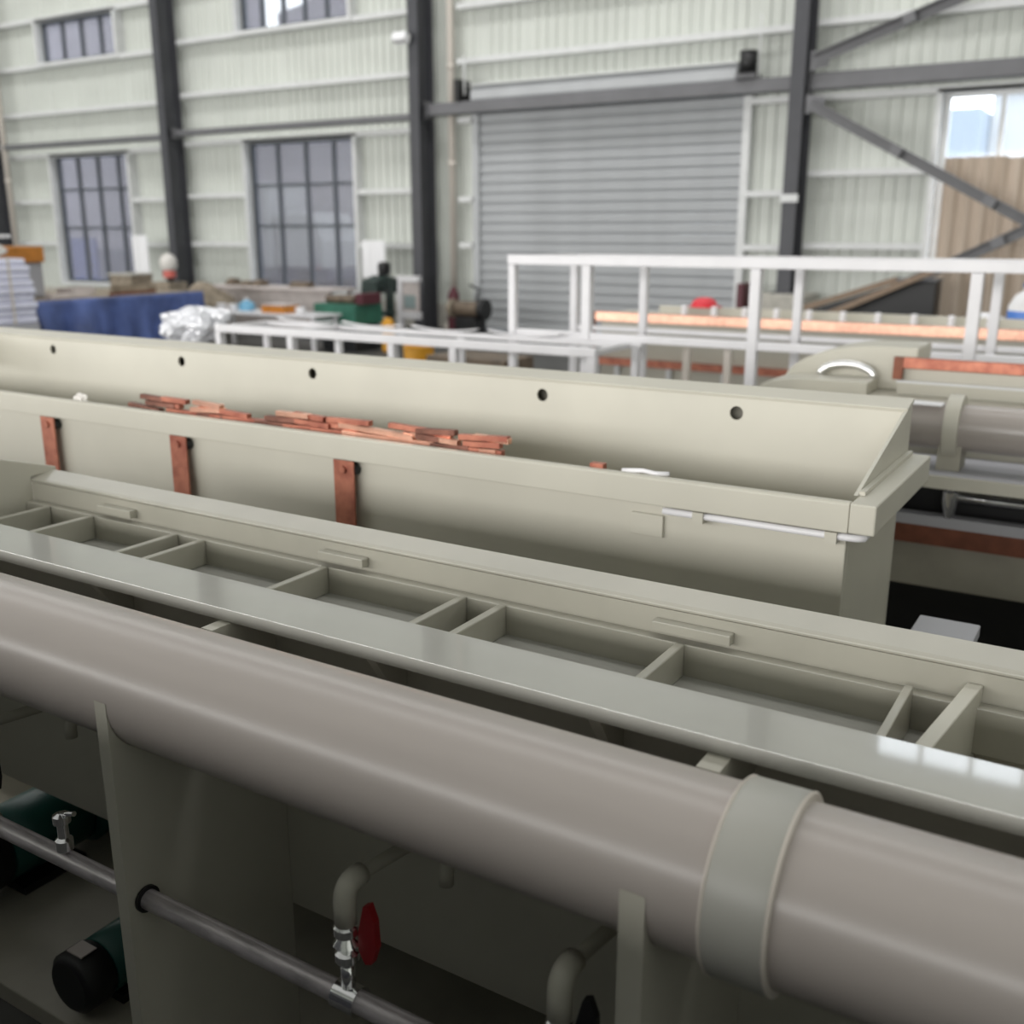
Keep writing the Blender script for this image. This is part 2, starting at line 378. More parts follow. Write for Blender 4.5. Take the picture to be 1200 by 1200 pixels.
# roller shutter
dr = sroot('door_1', 'grey closed roller shutter with many horizontal slats', 'shutter', (-8.05, 15.9, 0))
sp = 0.168; prof = [(15.95, 0.0), (15.93, 0.012), (15.900, 0.028), (15.895, 0.055), (15.915, 0.078), (15.902, 0.095), (15.895, 0.125), (15.91, 0.150), (15.945, 0.160), (15.955, 0.1675), (15.97, 0.1675), (15.97, 0.0)]
slat = mesh_of(poly_x(prof, -10.46, -5.64), 'shutter')
k = 0
while 0.03 + k*sp < 3.68:
    shared('slat', slat, (0, 0, 0.03 + k*sp), dr).location = (0, 0, 0.03+k*sp); k += 1
obj('guide_rail', B(-10.56, -10.44, 15.84, 16.02, 0, 3.74), 'shutter', dr); obj('guide_rail', B(-5.66, -5.54, 15.84, 16.02, 0, 3.74), 'girt', dr)
obj('shutter_box', poly_x([(15.62, 3.93), (15.72, 3.84), (15.98, 3.84), (15.98, 4.14), (15.70, 4.14), (15.62, 4.05)], -10.45, -5.72), 'shutter', dr, bevel=0.01)
obj('box_flashing', B(-10.45, -5.72, 15.60, 15.98, 4.142, 4.165), 'girt', dr)
mo = thing('shutter_motor', 'small black shutter motor at the right end of the roller box', 'motor', (-5.52, 15.6, 3.9))
obj('housing', tube([(-5.52, 15.55, 3.98), (-5.52, 15.55, 4.28)], 0.13, 16), 'black', mo); obj('bracket', B(-5.70, -5.40, 15.5, 15.8, 3.905, 3.975), 'tie', mo)
obj('chain', tube([(-5.36, 15.55, 3.9), (-5.36, 15.55, 4.75)], 0.012, 8), 'girt', mo)
m2 = thing('shutter_bracket', 'dark bracket at the left end of the shutter roller box', 'bracket', (-10.62, 15.7, 3.9))
obj('plate', B(-10.70, -10.62, 15.5, 15.90, 3.91, 4.25), 'black', m2); obj('rod', tube([(-10.55, 15.6, 4.0), (-10.55, 15.6, 4.62)], 0.02, 8), 'girt', m2)

# windows
def window(name, key, label, xs, zs, gl, fm='frame_dark', trim='girt', lighttop=False):
    x0, x1, z0, z1 = OPEN[key]; t = sroot(name, label, 'window', ((x0+x1)/2, YW, z0))
    y0, y1 = 15.93, 16.03
    def part(n, *a, m=fm): obj(n, B(*a), m, t)
    part('jamb', x0-0.07, x0, 15.76, 16.04, z0, z1, m=trim); part('jamb', x1, x1+0.07, 15.76, 16.04, z0, z1, m=trim)
    part('sill', x0-0.07, x1+0.07, 15.76, 16.04, z0-0.07, z0, m=trim); part('head', x0-0.07, x1+0.07, 15.80, 16.04, z1, z1+0.05, m=trim)
    part('frame_side', x0, x0+0.09, y0, y1, z0, z1); part('frame_side', x1-0.06, x1, y0, y1, z0, z1)
    part('frame_rail', x0+0.09, x1-0.06, y0, y1, z0, z0+0.06); part('frame_rail', x0+0.09, x1-0.06, y0, y1, z1-0.06, z1)
    ed = [x0+0.09] + xs + [x1-0.06]; ez = [z0+0.06] + zs + [z1-0.06]
    for x in xs: part('mullion', x-0.03, x+0.03, y0, y1, z0+0.06, z1-0.06)
    for z in zs:
        for a, b in zip(ed[:-1], ed[1:]): part('transom', a+0.03, b-0.03, y0+0.01, y1-0.01, z-0.025, z+0.025)
    for a, b in zip(ed[:-1], ed[1:]):
        for c, d in zip(ez[:-1], ez[1:]):
            obj('pane', B(a+0.02, b-0.02, 15.975, 15.981, c+0.015, d-0.015), gl, t)
window('window_1', 'win1', 'tall dark-framed window at the left above the blue tarpaulin', [-21.55, -20.85, -20.15], [1.83, 2.68], 'glass_dusty')
window('window_2', 'win2', 'tall dark-framed window between two columns left of the shutter', [-15.30, -14.55, -13.84], [1.86, 2.65], 'glass_dusty')
window('window_3', 'win3', 'low wide upper window at the top left', [-21.6, -20.95, -20.3], [], 'glass_dusty')
window('window_4', 'win4', 'low wide upper window cut off by the top edge', [-15.5, -14.95, -14.4, -13.85], [], 'glass_mid')
window('window_5', 'win5', 'bright tall window on the right partly covered by tan corrugated sheets', [-2.08, -1.36, -0.64], [2.66], 'glass_clear', fm='girt')
window('window_6', 'win6', 'bright clerestory window high on the right', [-2.18, -1.44, -0.70], [], 'glass_clear', fm='girt')

# outside the windows
struct(obj('ground_outside', B(-70, 25, YW+0.3, 60, -0.4, -0.05), 'asphalt'), 'pale concrete yard outside the windows', 'ground')
nb = thing('neighbour_building', 'grey neighbouring workshop seen dimly through the left windows', 'building', (-38, 24, 0))
obj('wall', B(-60, -23.2, 22.5, 24, -0.04, 12), 'bld_mauve', nb); obj('lower_band', B(-60, -23.2, 22.3, 22.49, -0.04, 1.2), 'bld_dark', nb)
nb2 = thing('neighbour_shed', 'dim grey shed seen through the window left of the shutter', 'building', (-18, 24, 0))
obj('wall', poly_y([(-21.3, -0.04), (-10, -0.04), (-10, 12), (-19.2, 12), (-19.6, 8.2), (-20.2, 7.6), (-21.3, 7.45), (-21.3, 4.2), (-22.6, 4.0), (-22.6, -0.04)], 22.5, 24), 'bld_mauve', nb2)  # outline cut away so sky imitates a bright reflection in the glass
obj('lower_band', B(-22.6, -10, 22.3, 22.49, -0.04, 1.4), 'bld_dark', nb2)
tag(obj('hoarding', B(-28.5, -27.3, 20.5, 20.6, -0.05, 1.55), 'bld_blue'), 'blue hoarding panel outside the leftmost window', 'hoarding')
tk = thing('white_truck', 'white box truck dimly visible outside the window left of the shutter', 'truck', (-20.4, 20.6, -0.05))
obj('cargo_box', B(-22.0, -19.6, 20.0, 21.6, 0.85, 2.95), 'bld_white', tk, bevel=0.05); obj('chassis', B(-22.0, -17.9, 20.2, 21.4, 0.55, 0.84), 'bld_dark', tk)
obj('cab', poly_y([(-19.5, 0.85), (-17.9, 0.85), (-17.9, 1.5), (-18.2, 2.2), (-19.5, 2.2)], 20.1, 21.5), 'bld_white', tk, bevel=0.05)
for x in (-21.4, -18.6):
    for y in (20.15, 21.2): obj('wheel', tube([(x, y, 0.36), (x, y+0.25, 0.36)], 0.41, 20), 'black', tk)
pb = thing('pale_building', 'white building far outside the bright right window', 'building', (2, 40, 0))
obj('wall', B(-5.0, 14, 36, 40, -0.04, 6.0), 'bld_white', pb); obj('roof', poly_x([(35.6, 6.0), (40.4, 6.0), (40.4, 7.2), (38, 8.0)], -5.3, 14.3), 'bld_pale', pb)
obj('annex', B(-9.5, -5.02, 34, 40, -0.04, 5.2), 'bld_pale', pb)
# tan corrugated sheets standing against the right window: separate sheets side by side
for i in range(5):
    x0 = -2.70 + i*0.7805; prof = []
    n = 28
    for k in range(n+1):
        x = x0 + 0.78*k/n; prof.append((x, 15.66 + 0.03*math.sin(k*2*math.pi/7)))
    prof += [(p[0], p[1]+0.01) for p in prof[::-1]]
    o = tag(obj('corrugated_sheet', poly_z(prof, 0.0, 2.72 - 0.02*i), 'tan'),
        ['leftmost tan corrugated sheet inside the bright window', 'second tan corrugated sheet from the left inside the bright window', 'third tan corrugated sheet inside the bright window', 'fourth tan corrugated sheet inside the bright window', 'fifth tan corrugated sheet inside the bright window'][i], 'sheet', 'tan corrugated sheets before the window')

# ------------------------------------------------------------------ nearest tank: compartment trough with ledge
t1 = thing('compartment_tank', 'long beige plastic trough divided into shallow compartments, nearest the camera', 'tank', (-1.2, 1.5, 0))
XL, XR = -2.62, 2.6
obj('ledge', B(-3.6, XR, 1.224, 1.348, 1.061, 1.085), 'pp_bench', t1, bevel=0.0008)
obj('front_panel', B(-3.6, XR, 1.335, 1.347, 0.40, 1.060), 'pp', t1)
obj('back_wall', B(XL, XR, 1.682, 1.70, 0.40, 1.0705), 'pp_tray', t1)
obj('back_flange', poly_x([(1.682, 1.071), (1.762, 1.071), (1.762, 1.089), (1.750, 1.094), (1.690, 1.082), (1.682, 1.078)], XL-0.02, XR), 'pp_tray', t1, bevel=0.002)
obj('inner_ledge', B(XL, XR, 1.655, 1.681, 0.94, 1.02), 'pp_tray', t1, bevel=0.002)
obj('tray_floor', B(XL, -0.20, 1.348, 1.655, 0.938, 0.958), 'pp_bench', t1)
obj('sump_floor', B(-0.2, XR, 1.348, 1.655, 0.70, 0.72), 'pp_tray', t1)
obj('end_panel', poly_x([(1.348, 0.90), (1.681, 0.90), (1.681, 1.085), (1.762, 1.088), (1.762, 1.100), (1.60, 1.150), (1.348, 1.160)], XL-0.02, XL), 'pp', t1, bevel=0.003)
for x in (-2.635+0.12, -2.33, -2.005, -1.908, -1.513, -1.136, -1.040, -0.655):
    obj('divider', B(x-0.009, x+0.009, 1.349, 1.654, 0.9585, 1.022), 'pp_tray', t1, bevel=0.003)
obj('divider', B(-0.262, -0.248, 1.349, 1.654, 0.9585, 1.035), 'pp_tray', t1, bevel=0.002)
bm = poly_z([(-0.212, 1.349), (-0.188, 1.349), (-0.148, 1.681), (-0.172, 1.681)], 0.72, 1.05)
obj('weir_board', bm, 'pp', t1, bevel=0.002)
for a, b in ((-2.31, -2.18), (-1.537, -1.408), (-0.715, -0.563)):
    obj('locating_tab', B(a, b, 1.658, 1.6815, 1.032, 1.052), 'pp_tray', t1, bevel=0.002)
PC, PZ, PR = 1.058, 1.004, 0.1085
def support(x0, x1):
    arc = [(PC + (PR+0.001)*math.cos(a), PZ + (PR+0.001)*math.sin(a)) for a in [R(178 + (358-178)*k/18) for k in range(19)]]
    prof = [(0.951, 0.0)] + [(0.948, PZ+0.008)] + arc + [(1.180, 1.0600), (1.334, 1.0600), (1.334, 0.0)]
    prof[1] = (PC-PR-0.001, PZ+0.008)
    obj('support_plate', poly_x(prof, x0, x1), 'pp', t1, bevel=0.002)
support(-1.385, -1.357); support(-0.437, -0.404); support(-2.60, -2.572); support(0.520, 0.550); support(1.480, 1.510)
for x in (-0.625, -1.05, -1.78): obj('ledge_bracket', poly_x([(1.24, 1.0605), (1.334, 1.0605), (1.334, 0.94), (1.32, 0.94)], x-0.01, x+0.01), 'pp', t1)
obj('base_plate', B(-3.6, XR, 1.10, 1.75, 0.0, 0.05), 'pp_dark', t1, bevel=0.004)  # darker plastic here deepens the shade under the thick pipe
obj('rear_panel', B(-3.6, XR, 1.70, 1.715, 0.05, 0.45), 'pp_dark', t1)
# small outlet stubs below the ledge
for x in (-0.88, -1.875): obj('outlet_stub', tube(bend((x, 1.334, 0.74), (x, 1.22, 0.74), (x, 1.22, 0.69), 5, 0.6), 0.013, 12), 'pp', t1)

ep = thing('exhaust_pipe', 'thick beige plastic pipe running along the front of the nearest trough', 'pipe', (-1, PC, PZ-PR))
obj('pipe', lathe_x([(-3.6, PR), (2.55, PR)], PC, PZ, 72), 'pp_pipe', ep)
obj('coupling', lathe_x([(-0.334, PR+0.0005), (-0.334, PR+0.009), (-0.331, PR+0.0105), (-0.267, PR+0.0105), (-0.264, PR+0.009), (-0.264, PR+0.0005)], PC, PZ, 72), 'pp_coupling', ep)
for x in (-0.336, -0.262): obj('coupling_lip', lathe_x([(x-0.0022, PR), (x-0.0022, PR+0.009), (x, PR+0.0115), (x+0.0022, PR+0.009), (x+0.0022, PR)], PC, PZ, 72), 'cream', ep)

wp = thing('water_rail', 'grey steel tube passing through the support plates under the thick pipe', 'pipe', (-1.5, 0.985, 0.62))
obj('tube', tube([(-3.6, 0.985, 0.628), (2.5, 0.985, 0.628)], 0.0175, 24), 'steel', wp)
for x in (-1.352, -1.390): obj('grommet', lathe_x([(x-0.003, 0.019), (x-0.003, 0.024), (x+0.003, 0.024), (x+0.003, 0.019)], 0.985, 0.628, 24), 'black', wp)
def drop_pipe(x, label, handle):
    t = thing('drop_pipe', label, 'pipe', (x, 0.985, 0.645), 'drop pipes rising from the steel tube')
    obj('nipple', tube([(x, 0.985, 0.6455), (x, 0.985, 0.69)], 0.011, 14), 'chrome', t)
    obj('saddle', lathe_x([(x-0.022, 0.018), (x-0.022, 0.023), (x+0.022, 0.023), (x+0.022, 0.018)], 0.985, 0.628, 20), 'chrome', t)
    v = obj('valve_body', lathe_z([(0.014, 0.69), (0.019, 0.697), (0.019, 0.71), (0.013, 0.715), (0.021, 0.725), (0.013, 0.737), (0.019, 0.742), (0.019, 0.755), (0.014, 0.76)], x, 0.985, 12), 'chrome', t)
    obj('valve_handle', poly_y([(x+0.018, 0.715), (x+0.030, 0.695), (x+0.042, 0.70), (x+0.052, 0.73), (x+0.050, 0.775), (x+0.040, 0.80), (x+0.030, 0.795), (x+0.018, 0.745)], 0.990, 1.002), handle, v)
    obj('riser', tube(bend((x, 0.985, 0.76), (x, 0.985, 0.822), (x, 1.025, 0.822), 6, 0.5), 0.017, 16), 'pp', t)
    obj('branch_arm', tube([(x, 1.02, 0.822), (x+0.03, 1.334, 0.80)], 0.011, 14), 'pp_dark', t)
drop_pipe(-0.896, 'drop pipe with a chrome valve and red lever between the two support plates', 'red')
drop_pipe(-0.533, 'drop pipe with elbow just left of the right-hand support plate', 'black')
drop_pipe(-1.83, 'dark drop pipe at the left edge under the thick pipe', 'black')
cv = thing('tap', 'small chrome tap on the steel tube left of the support plate', 'tap', (-1.575, 0.985, 0.645))
obj('tap_body', lathe_z([(0.012, 0.6455), (0.016, 0.65), (0.016, 0.67), (0.010, 0.675), (0.010, 0.70), (0.016, 0.705), (0.016, 0.72), (0.006, 0.725)], -1.575, 0.985, 12), 'chrome', cv)
obj('tap_lever', tube([(-1.575, 0.985, 0.722), (-1.535, 0.985, 0.735)], 0.005, 8), 'chrome', cv)
def pump(x, y, label, s=1.0):
    t = thing('pump', label, 'pump', (x, y, 0.05), 'pumps under the nearest trough')
    z = 0.05 + 0.085*s; r = 0.072*s
    def cyl_(name, y0, y1, rad, m, chamfer=0.012):
        bm = bmesh.new(); tube([(x, y0, z), (x, y0, z), (x, y1, z), (x, y1, z)], [rad-chamfer, rad, rad, rad-chamfer], 24, bm)
        return obj(name, bm, m, t)
    bm = bmesh.new(); tube([(x, y, z), (x, y+0.012, z), (x, y+0.07*s, z), (x, y+0.08*s, z)], [r*0.8, r, r, r*0.9], 24, bm); obj('fan_cover', bm, 'black', t)
    bm = bmesh.new(); tube([(x, y+0.08*s, z), (x, y+0.085*s, z), (x, y+0.24*s, z), (x, y+0.25*s, z)], [r*0.8, r*0.95, r*0.95, r*0.8], 24, bm)
    body = obj('motor', bm, 'teal', t)
    bm = bmesh.new(); tube([(x, y+0.25*s, z), (x, y+0.26*s, z), (x, y+0.33*s, z)], [r*0.9, r*1.1, r*1.0], 24, bm); obj('pump_head', bm, 'teal', t)
    obj('foot', B(x-0.06*s, x+0.06*s, y+0.09*s, y+0.22*s, 0.0505, 0.05+0.022), 'black', t)
    obj('name_plate', B(x-0.02, x+0.03, y+0.02, y+0.06*s, z+r, z+r+0.003), 'pink', t)
pump(-1.84, 1.115, 'black and teal pump left of the support plate', 1.0)
pump(-2.42, 1.20, 'teal pump at the left edge below the steel tube', 1.45)

# ------------------------------------------------------------------ second tank with tall back board
t2 = thing('open_tank', 'long open beige tank with copper straps and a tall holed back board', 'tank', (-3, 2.6, 0))
A2, Z2 = -7.0, -0.47; HL, HR = -4.85, -0.53
obj('front_wall', B(A2, -0.54, 2.376, 2.40, 0.62, 1.074), 'pp', t2, bevel=0.003)
obj('end_wall', B(-0.564, -0.54, 2.4005, 2.93, 0.62, 1.074), 'pp', t2, bevel=0.003)
obj('back_wall', B(A2, -0.54, 2.9305, 2.955, 0.62, 1.074), 'pp', t2)
obj('tank_floor', B(A2, -0.565, 2.4005, 2.93, 0.621, 0.65), 'pp', t2)
obj('front_rim', poly_x([(2.336, 1.078), (2.336, 1.146), (2.341, 1.15), (2.362, 1.15), (2.362, 1.120), (2.43, 1.120), (2.43, 1.0745), (2.350, 1.0745)], A2, Z2-0.06), 'pp', t2, bevel=0.002)
obj('end_rim', B(Z2-0.0595, Z2, 2.336, 2.985, 1.078, 1.15), 'pp', t2, bevel=0.004)
obj('rear_rim', B(A2, Z2-0.06, 2.9305, 2.985, 1.0745, 1.15), 'pp', t2, bevel=0.004)
obj('base_frame', B(A2, -0.50, 2.42, 2.90, 0.0, 0.58), 'pp_dark', t2); obj('base_shelf', B(A2, -0.43, 2.37, 2.95, 0.581, 0.62), 'pp', t2, bevel=0.003)
for x in (-3.51, -2.79, -2.05):
    s = obj('copper_strap', B(x-0.04, x+0.04, 2.3445, 2.3505, 0.66, 1.0735), 'copper_old', t2, bevel=0.001)
    obj('bolt', tube([(x, 2.3375, 1.045), (x, 2.3445, 1.045)], 0.012, 6), 'copper_old', s)
    obj('stand_off', tube([(x+0.025, 2.351, 1.045), (x+0.025, 2.3755, 1.045)], 0.02, 10), 'black', s)
obj('label_plate', B(-1.090, -1.000, 2.366, 2.3755, 0.985, 1.044), 'pp', t2, bevel=0.002)
rod = obj('white_rod', tube(bend((-0.995, 2.355, 1.062), (-0.50, 2.355, 1.062), (-0.50, 2.40, 1.062), 4, 0.3), 0.009, 12), 'white', t2)
for x in (-0.898, -0.569): obj('rod_clip', B(x-0.014, x+0.014, 2.342, 2.3755, 1.045, 1.0735), 'pp', rod)
kb = thing('steel_block', 'small grey block standing by the foot of the open tank with copper straps', 'block', (-0.3, 2.35, 0))
obj('post', B(-0.37, -0.27, 2.46, 2.55, 0, 0.80), 'greycab', kb); obj('cap', B(-0.39, -0.25, 2.44, 2.57, 0.80, 0.832), 'greycab', kb, bevel=0.004)

# back board with round holes, two end gussets, top flange
YB, zb0, zt0 = 2.915, 0.90, 1.285
def hp(x, t): return Vector((x, YB - 0.012*(1-t), zb0 + (zt0-zb0)*t))
HOLES = [-4.25, -3.40, -2.68, -1.675, -1.011]; hr = 0.0205; LEN = zt0-zb0; tc = (1.2305-zb0)/LEN; dt = hr/LEN
bm = bmesh.new(); vc = {}
def V(x, t):
    k = (round(x, 5), round(t, 5))
    if k not in vc: vc[k] = bm.verts.new(hp(x, t))
    return vc[k]
cw = 0.04; t0c, t1c = tc-cw/LEN, tc+cw/LEN
edges = [HL] + [e for h in HOLES for e in (h-cw, h+cw)] + [HR-0.011]
for i in range(0, len(edges)-1):
    a, b = edges[i], edges[i+1]
    bm.faces.new((V(a, 0), V(b, 0), V(b, t0c), V(a, t0c))); bm.faces.new((V(a, t1c), V(b, t1c), V(b, 1), V(a, 1)))
    if i % 2 == 0: bm.faces.new((V(a, t0c), V(b, t0c), V(b, t1c), V(a, t1c)))
    else:
        h = (a+b)/2; N = 24; ring = []; outer = []
        for k in range(N):
            an = 2*math.pi*(k+0.5)/N; ca, sa = math.cos(an), math.sin(an); m_ = max(abs(ca), abs(sa))
            ring.append(bm.verts.new(hp(h+hr*ca, tc+dt*sa)))
            outer.append(bm.verts.new(hp(h+cw*ca/m_, tc+(cw/LEN)*sa/m_)))
        for k in range(N): bm.faces.new((ring[k], outer[k], outer[(k+1) % N], ring[(k+1) % N]))
        corner = [V(b, t1c), V(a, t1c), V(a, t0c), V(b, t0c)]
        for q in range(4):
            k = int(N/8 + q*N/4) - 1
            bm.faces.new((outer[k], corner[q], outer[(k+1) % N]))
bmesh.ops.recalc_face_normals(bm, faces=bm.faces)
for f in bm.faces:
    if f.normal.y > 0: f.normal_flip()
fr = obj('back_board', bm, 'pp', t2)
so = fr.modifiers.new('thickness', 'SOLIDIFY'); so.thickness = 0.010; so.offset = -1
obj('top_flange', poly_x([(YB-0.004, zt0+0.0005), (2.995, zt0+0.0185), (2.995, zt0+0.008), (YB, zt0-0.012)], HL, HR), 'pp', t2, bevel=0.002)
obj('end_gusset', poly_x([(2.41, 1.1515), (2.98, 1.1515), (2.98, 1.285), (2.91, 1.279)], HR-0.010, HR-0.001), 'pp', t2)
obj('hole_backing', B(HL, HR-0.011, 2.985, 2.994, 1.1505, zt0+0.006), 'pp_dark', t2)  # sheet added behind the board so its holes read dark
obj('gusset_foot', B(HR, HR+0.014, 2.42, 2.97, 1.1505, 1.160), 'pp', t2)
obj('left_cheek', B(HL-0.012, HL-0.001, 2.41, 2.98, 1.1515, 1.29), 'pp', t2)

# copper offcuts lying along the rim
CU = 'copper offcuts along the open tank rim'
def copper_piece(x, L, w, hgt, ang, zoff, m, yc=2.378, tilt=0.0, roll=0.0, name='copper_bar', label=None):
    bm = bmesh.new(); bx(bm, -L/2, L/2, -w/2, w/2, 0, hgt)
    o = obj(name, bm, m, bevel=0.0015); o.location = (x, yc, 1.1205+zoff); o.rotation_euler = (roll, tilt, ang)
    tag(o, label or {'copper': 'bright copper bar offcut in the pile along the tank rim', 'copper_old': 'tarnished reddish copper offcut in the pile along the tank rim', 'copper_dark': 'dark brown copper offcut in the pile along the tank rim'}[m], 'copper bar', CU); return o
rnd = random.Random(3)
def flat_bar(x, L, z, m, y): return copper_piece(x, L, 0.022, 0.010, R(rnd.uniform(-1.2, 1.2)), z, m, y)
LB = 'short copper bar offcut lying in the pile along the tank rim'
xs = [(-2.95, .16, 'copper_dark'), (-2.83, .14, 'copper_old'), (-2.70, .15, 'copper'), (-2.56, .30, 'copper'), (-2.34, .16, 'copper_dark'), (-2.24, .17, 'copper_old'),
      (-2.10, .16, 'copper_old'), (-1.97, .30, 'copper'), (-1.80, .20, 'copper'), (-1.72, .16, 'copper_dark'), (-1.60, .15, 'copper_old'), (-1.53, .12, 'copper')]
for i, (x, L, m) in enumerate(xs):
    for lay in range(4 if L < 0.28 else 3):
        mm = m if rnd.random() < 0.7 else rnd.choice(['copper', 'copper_old', 'copper_dark'])
        copper_piece(x + rnd.uniform(-.05, .05), L*rnd.uniform(.7, 1.15), 0.022, 0.0165, R(rnd.uniform(-4, 4)), lay*0.0185, mm, 2.392 + lay*0.003 + rnd.uniform(-.003, .003), tilt=R(rnd.uniform(-3.0, 3.0)) if lay else 0.0)
tag(obj('copper_tag', B(-1.215, -1.175, 2.366, 2.39, 1.1205, 1.160), 'copper_old', bevel=0.002), 'single small copper block on the rim right of the pile', 'copper block')
wl = tag(obj('cable_tie', tube([(-1.12, 2.37, 1.150), (-1.06, 2.366, 1.157), (-1.03, 2.375, 1.151), (-0.99, 2.372, 1.155), (-1.00, 2.38, 1.151)], 0.006, 8), 'white'), 'white scrap of cable tie on the tank rim right of the copper block', 'cable tie')
tag(obj('white_rag', crumple(-3.35, 2.385, 1.148, .035, .014, .022, .15, 3, 5, 1.1205), 'creambag'), 'small white crumpled rag on the rim at the left', 'rag')

# ------------------------------------------------------------------ third row: tank at the right with pipe and bus bar
t3 = thing('bus_bar_tank', 'beige tank with a copper bus bar behind the holed back board at right', 'tank', (0, 4.6, 0))
obj('body', B(-1.30, 2.2, 4.32, 5.2, 0.35, 1.02), 'pp', t3, bevel=0.004); obj('rim', B(-1.34, 2.2, 4.28, 5.24, 1.021, 1.055), 'pp', t3, bevel=0.004)
obj('raised_panel', B(-0.92, 2.2, 4.74, 4.78, 1.056, 1.175), 'pp', t3); obj('panel_rail', B(-0.92, 2.2, 4.715, 4.739, 1.11, 1.12), 'girt', t3)
bb = obj('bus_bar', B(-0.895, 2.2, 4.70, 4.735, 1.175, 1.222), 'copper_old', t3, bevel=0.003); obj('bus_bar_end', B(-0.935, -0.896, 4.70, 4.735, 1.126, 1.222), 'copper_brown', bb)
obj('shelf', B(-0.9, 2.2, 3.86, 4.20, 0.885, 0.91), 'greycab', t3, bevel=0.004)
obj('shelf_lip', B(-0.78, 2.2, 3.84, 3.859, 0.86, 0.905), 'pp', t3)
obj('front_rail', B(-1.2, 2.2, 3.98, 4.04, 0.68, 0.72), 'greycab', t3); obj('brown_bar', B(-1.2, 2.2, 3.99, 4.03, 0.605, 0.679), 'copper_brown', t3)
obj('lower_panel', B(-1.2, 2.2, 4.05, 4.07, 0.42, 0.679), 'pp_dark', t3); obj('leg', B(-0.95, -0.85, 4.1, 4.2, 0, 0.42), 'pp_dark', t3); obj('leg', B(1.2, 1.3, 4.1, 4.2, 0, 0.42), 'pp_dark', t3)
obj('gap_shade_panel', B(-1.25, 2.2, 4.29, 4.319, 0.42, 0.884), 'black', t3); obj('foot_shade_panel', B(-1.2, 2.2, 4.22, 4.24, 0.0, 0.419), 'black', t3)  # black sheets put in for the shade below the shelf
obj('shelf_bracket', B(-0.85, -0.80, 4.071, 4.289, 0.42, 0.884), 'pp_dark', t3); obj('shelf_bracket', B(1.2, 1.25, 4.071, 4.289, 0.42, 0.884), 'pp_dark', t3)
p3 = thing('far_pipe', 'beige pipe with a flange on the tank behind the back board at right', 'pipe', (0, 4.0, 0.97))
obj('pipe', lathe_x([(-0.95, 0.085), (2.1, 0.085)], 4.0, 1.06, 40), 'pp_pipe', p3)
obj('flange', lathe_x([(-0.585, 0.086), (-0.585, 0.118), (-0.535, 0.118), (-0.535, 0.086)], 4.0, 1.06, 40), 'pp', p3)
obj('saddle', poly_x([(3.93, 0.9105), (4.07, 0.9105), (4.06, 1.0), (3.94, 1.0)], -0.60, -0.52), 'pp_dark', p3); obj('saddle', poly_x([(3.93, 0.9105), (4.07, 0.9105), (4.06, 1.0), (3.94, 1.0)], 0.9, 0.98), 'pp_dark', p3)
obj('pipe_highlight', B(-0.74, -0.60, 3.93, 3.985, 1.141, 1.149), 'paper', p3)  # white strip stands in for the highlight on the pipe top
v3 = thing('chrome_rail', 'chrome tube with a valve in the dark gap below the far pipe', 'pipe', (0, 3.95, 0.72))
obj('tube', tube([(-0.52, 3.99, 0.80), (2.1, 3.99, 0.80)], 0.018, 14), 'chrome', v3)
obj('valve', lathe_z([(0.014, 0.7205), (0.02, 0.74), (0.03, 0.78), (0.03, 0.82), (0.016, 0.83), (0.016, 0.85), (0.034, 0.855), (0.034, 0.868), (0.01, 0.87)], -0.545, 3.99, 14), 'chrome', v3)
obj('post', tube([(1.5, 3.99, 0.7205), (1.5, 3.99, 0.79)], 0.014, 10), 'chrome', v3)
dm = thing('rounded_cover', 'beige rounded cover with a chrome hoop behind the holed back board', 'cover', (-1.1, 4.95, 1.056))
prof = [(-1.46, 1.056)] + [(-1.0 - 0.46*math.cos(R(90*k/14)), 1.056 + 0.195*math.sin(R(90*k/14))) for k in range(1, 15)] + [(-0.86, 1.251), (-0.86, 1.056)]
obj('dome', poly_y(prof, 4.84, 5.15), 'pp', dm, bevel=0.01)
prof = [(-1.50, 1.056)] + [(-1.28 - 0.22*math.cos(R(90*k/8)), 1.056 + 0.055*math.sin(R(90*k/8))) for k in range(1, 9)] + [(-1.02, 1.111), (-1.02, 1.056)]
obj('front_step', poly_y(prof, 4.62, 4.839), 'pp', dm, bevel=0.004)
bm = bmesh.new()
tube([(-1.155 + 0.12*math.cos(a), 4.80, 1.1115 + 0.055*math.sin(a)) for a in [R(180*k/14) for k in range(15)]], 0.018, 10, bm)
obj('chrome_hoop', bm, 'chrome', dm)

# ------------------------------------------------------------------ white platform frames
ST = 0.05
def bar(name, a, b, parent, m='white', w=ST):
    a = Vector(a); b = Vector(b); L = (b-a).length; d = (b-a).normalized(); bm = bmesh.new()
    up = Vector((0, 0, 1)) if abs(d.z) < 0.9 else Vector((0, 1, 0)); s = d.cross(up).normalized(); u = s.cross(d)
    h = w/2
    va = [bm.verts.new(a + s*i*h + u*j*h) for i, j in ((-1,-1),(1,-1),(1,1),(-1,1))]; vb = [bm.verts.new(b + s*i*h + u*j*h) for i, j in ((-1,-1),(1,-1),(1,1),(-1,1))]
    bm.faces.new(va); bm.faces.new(vb[::-1])
    for i in range(4): bm.faces.new((va[i], vb[i], vb[(i+1) % 4], va[(i+1) % 4]))
    bmesh.ops.recalc_face_normals(bm, faces=bm.faces)
    return obj(name, bm, m, parent, bevel=0.006)
lf = thing('step_frame', 'low white square-tube frame behind the holed back board', 'frame', (-4.7, 6.2, 0))
yf, yb, zt, xl, xr = 5.90, 6.42, 1.0, -6.40, -3.02
